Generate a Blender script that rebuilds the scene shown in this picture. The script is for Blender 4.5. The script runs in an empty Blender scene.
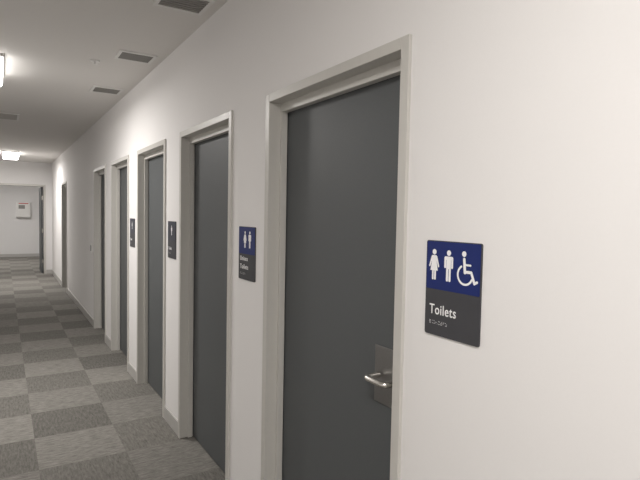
import bpy, bmesh, math
from mathutils import Vector, Matrix

sc = bpy.context.scene
sc.view_settings.view_transform = 'Standard'
H = 1.56          # eye height
CEIL = 2.695
XW = 1.04         # right wall face
XL = -1.15        # left wall face
YE = 14.2         # end wall
YB = -4.0         # wall behind

# ---------------------------------------------------------------- materials
def mat(name, col, rough=0.6, metal=0.0, noise=0.0, nscale=40.0, bump=0.0, spec=0.5):
    m = bpy.data.materials.new(name); m.use_nodes = True
    nt = m.node_tree; b = nt.nodes['Principled BSDF']
    b.inputs['Roughness'].default_value = rough
    b.inputs['Metallic'].default_value = metal
    b.inputs['Specular IOR Level'].default_value = spec
    tc = nt.nodes.new('ShaderNodeTexCoord')
    n = nt.nodes.new('ShaderNodeTexNoise'); n.inputs['Scale'].default_value = nscale
    n.inputs['Detail'].default_value = 4
    nt.links.new(tc.outputs['Object'], n.inputs['Vector'])
    r = nt.nodes.new('ShaderNodeValToRGB')
    r.color_ramp.elements[0].position = 0.3; r.color_ramp.elements[1].position = 0.7
    r.color_ramp.elements[0].color = tuple(c*(1-noise) for c in col[:3])+(1,)
    r.color_ramp.elements[1].color = tuple(min(1, c*(1+noise)) for c in col[:3])+(1,)
    nt.links.new(n.outputs['Fac'], r.inputs['Fac'])
    nt.links.new(r.outputs['Color'], b.inputs['Base Color'])
    if bump > 0:
        bp = nt.nodes.new('ShaderNodeBump'); bp.inputs['Strength'].default_value = bump
        bp.inputs['Distance'].default_value = 0.002
        nt.links.new(n.outputs['Fac'], bp.inputs['Height'])
        nt.links.new(bp.outputs['Normal'], b.inputs['Normal'])
    return m

M_wall = mat('painted_plaster', (0.82, 0.805, 0.795), 0.75, noise=0.004, nscale=120, bump=0.03, spec=0.2)
M_end = mat('painted_plaster_end', (0.78, 0.77, 0.765), 0.7, noise=0.004, nscale=60, spec=0.2)
M_ceil = mat('ceiling_paint', (0.76, 0.74, 0.715), 0.85, noise=0.004, nscale=60, spec=0.2)
M_frame = mat('frame_paint', (0.57, 0.555, 0.52), 0.4, noise=0.01)
M_door = mat('door_laminate', (0.098, 0.105, 0.108), 0.5, noise=0.05, nscale=300, spec=0.35)
M_skirt = mat('skirting_aluminium', (0.50, 0.49, 0.47), 0.4, metal=0.1, noise=0.02)
M_steel = mat('brushed_steel', (0.70, 0.68, 0.64), 0.25, metal=1.0, noise=0.04, nscale=200)
M_plate = mat('brushed_steel_plate', (0.26, 0.255, 0.25), 0.38, metal=0.9, noise=0.05, nscale=200)
M_blue = mat('sign_blue', (0.014, 0.026, 0.14), 0.5, noise=0.02, spec=0.25)
M_sgrey = mat('sign_charcoal', (0.060, 0.060, 0.066), 0.5, noise=0.03, spec=0.25)
M_sgrey2 = mat('sign_charcoal_panel', (0.050, 0.052, 0.070), 0.5, noise=0.03, spec=0.25)
M_white = mat('sign_white', (0.92, 0.92, 0.92), 0.5, noise=0.01)
M_vent = mat('vent_grey', (0.27, 0.26, 0.24), 0.5, noise=0.03)
M_ventd = mat('vent_dark', (0.05, 0.05, 0.05), 0.8, noise=0.03)
M_plastic = mat('white_plastic', (0.78, 0.77, 0.75), 0.35, noise=0.01)
M_dark = mat('dark_plastic', (0.05, 0.05, 0.05), 0.4, noise=0.02)
M_red = mat('red_plastic', (0.5, 0.03, 0.02), 0.4, noise=0.02)

def emis(name, col, s):
    m = bpy.data.materials.new(name); m.use_nodes = True
    b = m.node_tree.nodes['Principled BSDF']
    b.inputs['Base Color'].default_value = (0.8, 0.8, 0.8, 1)
    b.inputs['Emission Color'].default_value = col
    b.inputs['Emission Strength'].default_value = s
    return m
LC = (1.0, 0.965, 0.93)
M_glow = emis('opal_diffuser', (*LC, 1), 6.0)
M_glow2 = emis('opal_diffuser_room', (1.0, 0.97, 0.94, 1), 30.0)

# carpet tiles : 0.5 m checker with per-tile and fibre variation
TX, TY = -0.35, 0.1
def carpet():
    m = bpy.data.materials.new('carpet_tiles'); m.use_nodes = True
    nt = m.node_tree; L = nt.links; N = nt.nodes; b = N['Principled BSDF']
    b.inputs['Roughness'].default_value = 0.95
    b.inputs['Specular IOR Level'].default_value = 0.15
    tc = N.new('ShaderNodeTexCoord')
    mp = N.new('ShaderNodeMapping'); mp.inputs['Location'].default_value = (TX, TY, 0.05)
    mp.inputs['Scale'].default_value = (2, 2, 1)
    L.new(tc.outputs['Object'], mp.inputs['Vector'])
    ck = N.new('ShaderNodeTexChecker'); ck.inputs['Scale'].default_value = 1.0
    L.new(mp.outputs['Vector'], ck.inputs['Vector'])
    fl = N.new('ShaderNodeVectorMath'); fl.operation = 'FLOOR'
    L.new(mp.outputs['Vector'], fl.inputs[0])
    wn = N.new('ShaderNodeTexWhiteNoise'); wn.noise_dimensions = '3D'
    L.new(fl.outputs['Vector'], wn.inputs['Vector'])
    def fib(sx, sy):
        q = N.new('ShaderNodeMapping'); q.inputs['Scale'].default_value = (sx, sy, 1)
        L.new(tc.outputs['Object'], q.inputs['Vector'])
        n = N.new('ShaderNodeTexNoise'); n.inputs['Scale'].default_value = 1.0
        n.inputs['Detail'].default_value = 6; n.inputs['Roughness'].default_value = 0.8
        L.new(q.outputs['Vector'], n.inputs['Vector']); return n
    n1 = fib(75, 14); n2 = fib(14, 60)
    mf = N.new('ShaderNodeMix'); mf.data_type = 'FLOAT'
    L.new(ck.outputs['Fac'], mf.inputs[0]); L.new(n1.outputs['Fac'], mf.inputs[2]); L.new(n2.outputs['Fac'], mf.inputs[3])
    mx = N.new('ShaderNodeMix'); mx.data_type = 'RGBA'
    mx.inputs[6].default_value = (0.178, 0.170, 0.155, 1)
    mx.inputs[7].default_value = (0.236, 0.226, 0.207, 1)
    L.new(ck.outputs['Fac'], mx.inputs[0])
    a = N.new('ShaderNodeMapRange'); a.inputs[1].default_value = 0; a.inputs[2].default_value = 1
    a.inputs[3].default_value = 0.90; a.inputs[4].default_value = 1.10
    L.new(wn.outputs['Value'], a.inputs[0])
    c = N.new('ShaderNodeMapRange'); c.inputs[1].default_value = 0.28; c.inputs[2].default_value = 0.72
    c.inputs[3].default_value = 0.50; c.inputs[4].default_value = 1.50
    L.new(mf.outputs[0], c.inputs[0])
    mu = N.new('ShaderNodeMath'); mu.operation = 'MULTIPLY'
    L.new(a.outputs[0], mu.inputs[0]); L.new(c.outputs[0], mu.inputs[1])
    v = N.new('ShaderNodeVectorMath'); v.operation = 'SCALE'
    L.new(mx.outputs[2], v.inputs[0]); L.new(mu.outputs[0], v.inputs['Scale'])
    L.new(v.outputs[0], b.inputs['Base Color'])
    bp = N.new('ShaderNodeBump'); bp.inputs['Strength'].default_value = 0.3; bp.inputs['Distance'].default_value = 0.003
    L.new(mf.outputs[0], bp.inputs['Height']); L.new(bp.outputs['Normal'], b.inputs['Normal'])
    return m
M_carpet = carpet()

# ---------------------------------------------------------------- helpers
def link(o, parent=None):
    sc.collection.objects.link(o)
    if parent: o.parent = parent
    return o

def boxes(name, lst, m, parent=None, bevel=0.0, seg=2):
    """lst of (x0,x1,y0,y1,z0,z1) in world coordinates"""
    bm = bmesh.new()
    for (x0, x1, y0, y1, z0, z1) in lst:
        r = bmesh.ops.create_cube(bm, size=1.0)
        for v in r['verts']:
            v.co = Vector(((x0+x1)/2 + v.co.x*(x1-x0), (y0+y1)/2 + v.co.y*(y1-y0), (z0+z1)/2 + v.co.z*(z1-z0)))
    me = bpy.data.meshes.new(name); bm.to_mesh(me); bm.free()
    me.materials.append(m)
    o = bpy.data.objects.new(name, me); link(o, parent)
    if bevel > 0:
        b = o.modifiers.new('bevel', 'BEVEL'); b.width = bevel; b.segments = seg; b.limit_method = 'ANGLE'
    return o

def empty(name):
    e = bpy.data.objects.new(name, None); e.empty_display_size = 0.1
    return link(e)

def smooth(o):
    for p in o.data.polygons: p.use_smooth = True

# ---------------------------------------------------------------- doors layout
DOORS = [(1.190, 2.165), (2.58, 3.51), (3.88, 4.81), (5.19, 6.11), (6.48, 7.38), (10.76, 11.70)]
ZT = 2.10
TW = 0.16

def seg_between(y0, y1):
    out = []; y = y0
    for a, b in DOORS:
        out.append((y, a)); y = b
    out.append((y, y1)); return out

segs = seg_between(YB, YE)
lst = [(XW, XW+TW, a, b, 0, ZT) for a, b in segs] + [(XW, XW+TW, YB, YE, ZT, CEIL)]
boxes('wall_right', lst, M_wall)
boxes('baseboard_right', [(XW-0.010, XW, a, b, 0, 0.10) for a, b in segs], M_skirt, bevel=0.003)
boxes('wall_left', [(XL-0.12, XL, YB, YE, 0, CEIL)], M_wall)
boxes('baseboard_left', [(XL, XL+0.010, YB, YE, 0, 0.10)], M_skirt, bevel=0.003)
boxes('wall_back', [(XL-0.12, XW+TW, YB-0.12, YB, 0, CEIL)], M_wall)

# end wall with opening and the room beyond
OX0, OX1 = -0.75, 0.86
OZ = 2.12
RX0, RX1, RY1 = -1.9, 2.3, 19.6
boxes('wall_end', [(RX0, OX0, YE, YE+0.14, 0, CEIL), (OX1, RX1, YE, YE+0.14, 0, CEIL), (OX0, OX1, YE, YE+0.14, OZ, CEIL)], M_end)
boxes('wall_far', [(RX0-0.12, RX1+0.12, RY1, RY1+0.12, 0, CEIL)], M_end)
boxes('wall_far_left', [(RX0-0.12, RX0, YE+0.14, RY1, 0, CEIL)], M_end)
boxes('wall_far_right', [(RX1, RX1+0.12, YE+0.14, RY1, 0, CEIL)], M_end)
boxes('baseboard_far', [(RX0, RX1, RY1-0.012, RY1, 0, 0.1)], M_skirt)
boxes('baseboard_end', [(OX1+0.05, XW-0.010, YE-0.012, YE, 0, 0.1)], M_skirt)
boxes('trim_1', [(OX0-0.045, OX0, YE-0.012, YE+0.15, 0, OZ+0.045), (OX1, OX1+0.045, YE-0.012, YE+0.15, 0, OZ+0.045),
                 (OX0, OX1, YE-0.012, YE+0.15, OZ, OZ+0.045)], M_frame)

boxes('floor', [(RX0-0.12, RX1+0.12, YB-0.12, RY1+0.12, -0.1, 0)], M_carpet)
boxes('ceiling', [(RX0-0.12, RX1+0.12, YB-0.12, RY1+0.12, CEIL, CEIL+0.1)], M_ceil)

# ---------------------------------------------------------------- door sets
FW = 0.037
def door(n, y0, y1, handle=False):
    e = empty('door_%d' % n)
    xf = XW-0.012; xb = XW+0.13
    boxes('frame', [(xf, xb, y0, y0+FW, 0, ZT), (xf, xb, y1-FW, y1, 0, ZT), (xf, xb, y0+FW, y1-FW, ZT-FW, ZT)], M_frame, e, 0.002)
    xs0, xs1 = XW+0.045, XW+0.075
    boxes('stop', [(xs0, xs1, y0+FW, y0+FW+0.014, 0, ZT-FW), (xs0, xs1, y1-FW-0.014, y1-FW, 0, ZT-FW),
                   (xs0, xs1, y0+FW+0.014, y1-FW-0.014, ZT-FW-0.040, ZT-FW)], M_frame, e, 0.0015)
    boxes('leaf', [(xs1+0.006, xs1+0.044, y0+FW+0.003, y1-FW-0.003, 0.006, ZT-FW-0.004)], M_door, e, 0.0015)
    if handle:
        xl = xs1+0.006
        yc = y0+0.155; zc = 1.01
        boxes('handle_plate', [(xl-0.004, xl, yc-0.07, yc+0.085, zc-0.10, zc+0.10)], M_plate, e, 0.0015)
        cu = bpy.data.curves.new('lever', 'CURVE'); cu.dimensions = '3D'
        cu.bevel_depth = 0.0105; cu.bevel_resolution = 6; cu.use_fill_caps = True
        zl = zc+0.0
        ya = y0+0.105; yb = y0+0.208
        xo = XW+0.012; r = 0.018
        pts = [(xl, ya, zl)]
        for k in range(0, 7):
            t = k/6*math.pi/2
            pts.append((xo+r-r*math.sin(t), ya+r-r*math.cos(t), zl))
        for k in range(0, 7):
            t = k/6*math.pi/2
            pts.append((xo+r-r*math.cos(t), yb-r+r*math.sin(t), zl))
        pts.append((xl-0.010, yb, zl))
        sp = cu.splines.new('POLY'); sp.points.add(len(pts)-1)
        for p, c in zip(sp.points, pts): p.co = (*c, 1)
        co = bpy.data.objects.new('tmp', cu)
        sc.collection.objects.link(co)
        bpy.context.view_layer.update()
        me = bpy.data.meshes.new_from_object(co.evaluated_get(bpy.context.evaluated_depsgraph_get()))
        bpy.data.objects.remove(co)
        me.materials.clear(); me.materials.append(M_steel)
        lo = bpy.data.objects.new('lever', me); link(lo, e); smooth(lo)
        bm = bmesh.new()
        bmesh.ops.create_cone(bm, cap_ends=True, segments=32, radius1=0.026, radius2=0.024, depth=0.008,
            matrix=Matrix.Translation((xl-0.008, ya, zl)) @ Matrix.Rotation(math.pi/2, 4, 'Y'))
        me = bpy.data.meshes.new('rose'); bm.to_mesh(me); bm.free(); me.materials.append(M_steel)
        link(bpy.data.objects.new('rose', me), e)
    return e
for i, (a, b) in enumerate(DOORS):
    door(i+1, a, b, handle=(i == 0))

# open door leaf beyond the end opening
e = empty('door_7')
boxes('leaf', [(OX1-0.045, OX1-0.006, YE+0.155, YE+1.0, 0.008, OZ-0.01)], M_door, e, 0.002)
boxes('handle_plate', [(OX1-0.049, OX1-0.045, YE+0.87, YE+0.93, 0.95, 1.12)], M_steel, e)
boxes('hinges', [(OX1-0.030, OX1-0.004, YE+0.1495, YE+0.156, z, z+0.1) for z in (0.25, 1.0, 1.8)], M_steel, e)

# ---------------------------------------------------------------- signs
SW, SH = 0.199, 0.266
ST = 1.495
class Flat:
    """flat applied shapes drawn in sign coordinates (u right, v up, metres);
    each shape sits a hair above the previous so overlaps are clean"""
    def __init__(s): s.bm = bmesh.new(); s.k = 0
    def poly(s, pts):
        z = s.k*6e-6; s.k += 1
        area = sum(p[0]*q[1]-q[0]*p[1] for p, q in zip(pts, pts[1:]+pts[:1]))
        if area < 0: pts = pts[::-1]
        vs = [s.bm.verts.new((p[0], p[1], z)) for p in pts]
        s.bm.faces.new(vs)
    def disc(s, cx, cy, r, n=24):
        s.poly([(cx+r*math.cos(2*math.pi*k/n), cy+r*math.sin(2*math.pi*k/n)) for k in range(n)])
    def stroke(s, pts, w, caps=True):
        n = len(pts); Lf = []; Rt = []
        for i, p in enumerate(pts):
            q0 = pts[max(i-1, 0)]; q1 = pts[min(i+1, n-1)]
            t = Vector((q1[0]-q0[0], q1[1]-q0[1])).normalized()
            a = Vector((p[0]-q0[0], p[1]-q0[1])) if i > 0 else t
            c = max(0.6, t.dot(a.normalized()))
            Lf.append((p[0]-t.y*w/2/c, p[1]+t.x*w/2/c)); Rt.append((p[0]+t.y*w/2/c, p[1]-t.x*w/2/c))
        for i in range(n-1):
            s.poly([Rt[i], Rt[i+1], Lf[i+1], Lf[i]])
        s.disc(pts[0][0], pts[0][1], w/2, 14); s.disc(pts[-1][0], pts[-1][1], w/2, 14)
    def rrect(s, x0, y0, x1, y1, r, n=5):
        pts = []
        for cx, cy, a0 in ((x1-r, y1-r, 0), (x0+r, y1-r, 90), (x0+r, y0+r, 180), (x1-r, y0+r, 270)):
            for k in range(n+1):
                a = math.radians(a0+90*k/n); pts.append((cx+r*math.cos(a), cy+r*math.sin(a)))
        s.poly(pts)
    def finish(s, name, m, parent, ytop, ztop, x, depth, solid=False):
        if solid:
            ret = bmesh.ops.extrude_face_region(s.bm, geom=s.bm.faces[:])
            for g in ret['geom']:
                if isinstance(g, bmesh.types.BMVert): g.co.z += depth
            bmesh.ops.recalc_face_normals(s.bm, faces=s.bm.faces[:])
        else:
            for v in s.bm.verts: v.co.z += depth
        M = Matrix(((0, 0, -1, x), (-1, 0, 0, ytop), (0, 1, 0, ztop), (0, 0, 0, 1)))
        s.bm.transform(M)
        me = bpy.data.meshes.new(name); s.bm.to_mesh(me); s.bm.free()
        me.materials.append(m)
        return link(bpy.data.objects.new(name, me), parent)

def man(F, cx, top, h):
    F.disc(cx, top-0.09*h, 0.09*h)
    w = 0.19*h
    F.rrect(cx-w, top-0.31*h, cx+w, top-0.20*h, 0.05*h)
    F.rrect(cx-w, top-0.58*h, cx-w+0.080*h, top-0.22*h, 0.038*h)
    F.rrect(cx+w-0.080*h, top-0.58*h, cx+w, top-0.22*h, 0.038*h)
    F.rrect(cx-0.100*h, top-0.60*h, cx+0.100*h, top-0.21*h, 0.01*h)
    F.rrect(cx-0.100*h, top-1.0*h, cx-0.010*h, top-0.55*h, 0.04*h)
    F.rrect(cx+0.010*h, top-1.0*h, cx+0.100*h, top-0.55*h, 0.04*h)
def woman(F, cx, top, h):
    F.disc(cx, top-0.09*h, 0.09*h)
    F.rrect(cx-0.12*h, top-0.30*h, cx+0.12*h, top-0.20*h, 0.045*h)
    F.stroke([(cx-0.10*h, top-0.25*h), (cx-0.20*h, top-0.55*h)], 0.065*h)
    F.stroke([(cx+0.10*h, top-0.25*h), (cx+0.20*h, top-0.55*h)], 0.065*h)
    F.poly([(cx-0.075*h, top-0.22*h), (cx-0.17*h, top-0.70*h), (cx+0.17*h, top-0.70*h), (cx+0.075*h, top-0.22*h)])
    F.rrect(cx-0.090*h, top-1.0*h, cx-0.010*h, top-0.66*h, 0.03*h)
    F.rrect(cx+0.010*h, top-1.0*h, cx+0.090*h, top-0.66*h, 0.03*h)
def wheelchair(F, cx, top, h):
    x = lambda a: cx+(a-0.5)*h*0.78
    y = lambda a: top-h+a*h
    F.disc(x(0.34), y(0.91), 0.082*h)
    F.stroke([(x(0.35), y(0.76)), (x(0.40), y(0.38))], 0.095*h)
    F.stroke([(x(0.38), y(0.60)), (x(0.66), y(0.60))], 0.06*h)
    F.stroke([(x(0.40), y(0.40)), (x(0.70), y(0.40))], 0.085*h)
    F.stroke([(x(0.70), y(0.40)), (x(0.86), y(0.10))], 0.085*h)
    F.stroke([(x(0.86), y(0.10)), (x(0.98), y(0.15))], 0.075*h)
    pts = []
    for k in range(25):
        a = math.radians(122 + k*(335-122)/24)
        pts.append((x(0.41)+0.275*h*math.cos(a), y(0.31)+0.275*h*math.sin(a)))
    F.stroke(pts, 0.065*h)

def text(body, u, v, width, parent, ytop, ztop, x, tall=1.0):
    cu = bpy.data.curves.new('t', 'FONT'); cu.body = body; cu.size = 1.0; cu.extrude = 0.02; cu.offset = 0.008
    cu.space_character = 1.10
    o = bpy.data.objects.new('t', cu); sc.collection.objects.link(o)
    bpy.context.view_layer.update()
    me = bpy.data.meshes.new_from_object(o.evaluated_get(bpy.context.evaluated_depsgraph_get()))
    bpy.data.objects.remove(o)
    xs = [q.co.x for q in me.vertices]; s = width/(max(xs)-min(xs)); x0 = min(xs)
    for q in me.vertices:
        a, b, c = (q.co.x-x0)*s+u, q.co.y*s*tall+v, 0.0007 if q.co.z > 0 else 0.0
        q.co = (x-c, ytop-a, ztop+b)
    me.materials.clear(); me.materials.append(M_white)
    return link(bpy.data.objects.new('lettering', me), parent)

def sign(yfar, kind, top_mat=None):
    e = empty('toilet_sign')
    yt = yfar; zt = ST; xb = XW
    F = Flat(); F.rrect(0, -SH, SW, 0, 0.006); F.finish('board', M_sgrey, e, yt, zt, xb, 0.005, True)
    xs = XW-0.005
    bh = 0.136
    F = Flat(); F.rrect(0.0025, -bh, SW-0.0025, -0.0025, 0.003); F.finish('top_panel', top_mat or M_blue, e, yt, zt, xs, 0.0006, True)
    xp = xs-0.0006
    F = Flat()
    if kind == 'all':
        woman(F, 0.032, -0.024, 0.086); man(F, 0.087, -0.024, 0.086); wheelchair(F, 0.153, -0.022, 0.092)
    elif kind == 'uni':
        woman(F, 0.080, -0.022, 0.084); man(F, 0.138, -0.022, 0.084)
    else:
        man(F, 0.10, -0.030, 0.070)
    F.finish('pictograms', M_white, e, yt, zt, xp, 0.0003)
    if kind == 'all':
        text('Toilets', 0.018, -0.206, 0.100, e, yt, zt, xs, 1.20); br = [(0.020, -0.226, 8)]
    elif kind == 'uni':
        text('Unisex', 0.020, -0.170, 0.096, e, yt, zt, xs); text('Toilets', 0.020, -0.212, 0.100, e, yt, zt, xs); br = [(0.02, -0.232, 8)]
    else:
        text('Toilet', 0.020, -0.205, 0.078, e, yt, zt, xs); br = [(0.02, -0.226, 6)]
    F = Flat(); k = 7
    for (u, v, n) in br:
        for i in range(n):
            for dx in (0, 1):
                for dy in (0, 1, 2):
                    k = (k*1103515245+12345) & 0x7fffffff
                    if (k >> 9) % 3: F.disc(u+i*0.0088+dx*0.0036, v-dy*0.0036, 0.0011, 8)
    F.finish('braille', M_white, e, yt, zt, xs, 0.0004)
sign(1.097, 'all'); sign(2.475, 'uni'); sign(3.810, 'one', M_sgrey2); sign(5.130, 'one', M_sgrey2)

# ---------------------------------------------------------------- ceiling fittings
def revolve(name, prof, cx, cy, m, parent, n=48):
    bm = bmesh.new(); rings = []
    for r, z in prof:
        rings.append([bm.verts.new((cx+r*math.cos(2*math.pi*k/n), cy+r*math.sin(2*math.pi*k/n), z)) for k in range(n)])
    for A, B in zip(rings[:-1], rings[1:]):
        for k in range(n): bm.faces.new((A[k], A[(k+1) % n], B[(k+1) % n], B[k]))
    bm.faces.new(rings[0]); bm.faces.new(rings[-1])
    bmesh.ops.recalc_face_normals(bm, faces=bm.faces[:])
    me = bpy.data.meshes.new(name); bm.to_mesh(me); bm.free(); me.materials.append(m)
    o = bpy.data.objects.new(name, me); link(o, parent)
    if n > 12: smooth(o)
    return o

def ceiling_lamp(cx, cy, m=M_glow, w=0.28, l=0.70, watts=36.0):
    e = empty('ceiling_light')
    boxes('base', [(cx-w/2-0.008, cx+w/2+0.008, cy-l/2-0.008, cy+l/2+0.008, CEIL-0.022, CEIL)], M_plastic, e, 0.004)
    boxes('diffuser', [(cx-w/2, cx+w/2, cy-l/2, cy+l/2, CEIL-0.115, CEIL-0.022)], m, e, 0.035, 4)
    if watts:
        ld = bpy.data.lights.new('lamp', 'AREA'); ld.shape = 'RECTANGLE'; ld.size = w; ld.size_y = l
        ld.energy = watts; ld.color = LC
        lo = bpy.data.objects.new('lamp', ld); link(lo, e); lo.location = (cx, cy, CEIL-0.12)
ceiling_lamp(-0.125, -2.6, watts=46); ceiling_lamp(-0.125, 0.1, watts=25)
ceiling_lamp(-0.125, 4.85, watts=44); ceiling_lamp(0.16, 12.2, watts=46)
ceiling_lamp(0.0, 17.0, M_glow2, watts=35)

def vent(cx, cy, w, d, name='ceiling_vent', mf=M_vent, n=7):
    e = empty(name); z = CEIL; t = 0.022
    boxes('frame', [(cx-w/2, cx+w/2, cy-d/2, cy-d/2+t, z-0.010, z), (cx-w/2, cx+w/2, cy+d/2-t, cy+d/2, z-0.010, z),
                    (cx-w/2, cx-w/2+t, cy-d/2+t, cy+d/2-t, z-0.010, z), (cx+w/2-t, cx+w/2, cy-d/2+t, cy+d/2-t, z-0.010, z)], M_plastic, e, 0.002)
    boxes('backing', [(cx-w/2+t, cx+w/2-t, cy-d/2+t, cy+d/2-t, z-0.002, z)], M_ventd, e)
    L = []
    for k in range(n):
        yy = cy-d/2+t+(k+0.5)*(d-2*t)/n
        L.append((cx-w/2+t, cx+w/2-t, yy-(d-2*t)/n*0.30, yy+(d-2*t)/n*0.30, z-0.008, z-0.0025))
    boxes('slats', L, mf, e)
vent(0.845, 2.82, 0.27, 0.24); vent(0.845, 4.0, 0.26, 0.23); vent(0.845, 5.25, 0.26, 0.25)
M_grille = mat('grille_white', (0.5, 0.48, 0.45), 0.5)
vent(-0.06, 7.45, 0.5, 0.5, 'air_return_grille', M_grille, 8)

e = empty('fire_sprinkler')
revolve('escutcheon', [(0.036, CEIL), (0.034, CEIL-0.006), (0.014, CEIL-0.010)], 0.61, 4.29, M_plastic, e, 32)
revolve('body', [(0.010, CEIL-0.010), (0.009, CEIL-0.018), (0.004, CEIL-0.020)], 0.61, 4.29, M_plastic, e, 16)
revolve('deflector', [(0.004, CEIL-0.020), (0.018, CEIL-0.022), (0.018, CEIL-0.024)], 0.61, 4.29, M_plastic, e, 16)

# light switch beyond the fifth door
e = empty('light_switch')
boxes('plate', [(XW-0.008, XW, 7.60, 7.675, 0.99, 1.11)], M_plastic, e, 0.002)
boxes('rocker', [(XW-0.012, XW-0.008, 7.615, 7.660, 1.01, 1.09)], M_dark, e, 0.001)

# wall cabinet in the far room
e = empty('wall_cabinet')
xa, xb2, yb2 = 0.40, 0.80, RY1
boxes('case', [(xa, xb2, yb2-0.14, yb2, 1.30, 1.80)], M_plastic, e, 0.008)
boxes('door', [(xa+0.02, xb2-0.02, yb2-0.15, yb2-0.14, 1.32, 1.78)], M_plastic, e, 0.004)
boxes('display', [(xa+0.06, xb2-0.16, yb2-0.154, yb2-0.15, 1.58, 1.70)], M_vent, e)
boxes('label', [(xa+0.06, xb2-0.06, yb2-0.153, yb2-0.15, 1.74, 1.765)], M_red, e)

# ---------------------------------------------------------------- world (dim)
w = bpy.data.worlds.new('world'); sc.world = w; w.use_nodes = True
w.node_tree.nodes['Background'].inputs[0].default_value = (0.9, 0.92, 1, 1)
w.node_tree.nodes['Background'].inputs[1].default_value = 0.05

# ---------------------------------------------------------------- camera
F = 517.0
cd = bpy.data.cameras.new('camera'); cam = bpy.data.objects.new('camera', cd); link(cam)
cd.sensor_width = 36.0; cd.lens = F/640*36; cd.clip_start = 0.02
vx, vy, roll = 2.0, 209.0, 0.019
a = (vx-320) - roll*(240-vy); b = (vx-320)*roll + (240-vy)
p = math.atan(b/F); th = math.atan(-a/math.hypot(F, b))
r0 = Vector((math.cos(th), -math.sin(th), 0))
fw = Vector((math.sin(th)*math.cos(p), math.cos(th)*math.cos(p), -math.sin(p)))
u0 = r0.cross(fw)
cr = math.cos(roll); sr = math.sin(roll)
R = r0*cr+u0*sr; U = u0*cr-r0*sr
M = Matrix(((R.x, U.x, -fw.x, 0), (R.y, U.y, -fw.y, 0), (R.z, U.z, -fw.z, H), (0, 0, 0, 1)))
cam.matrix_world = M
sc.camera = cam
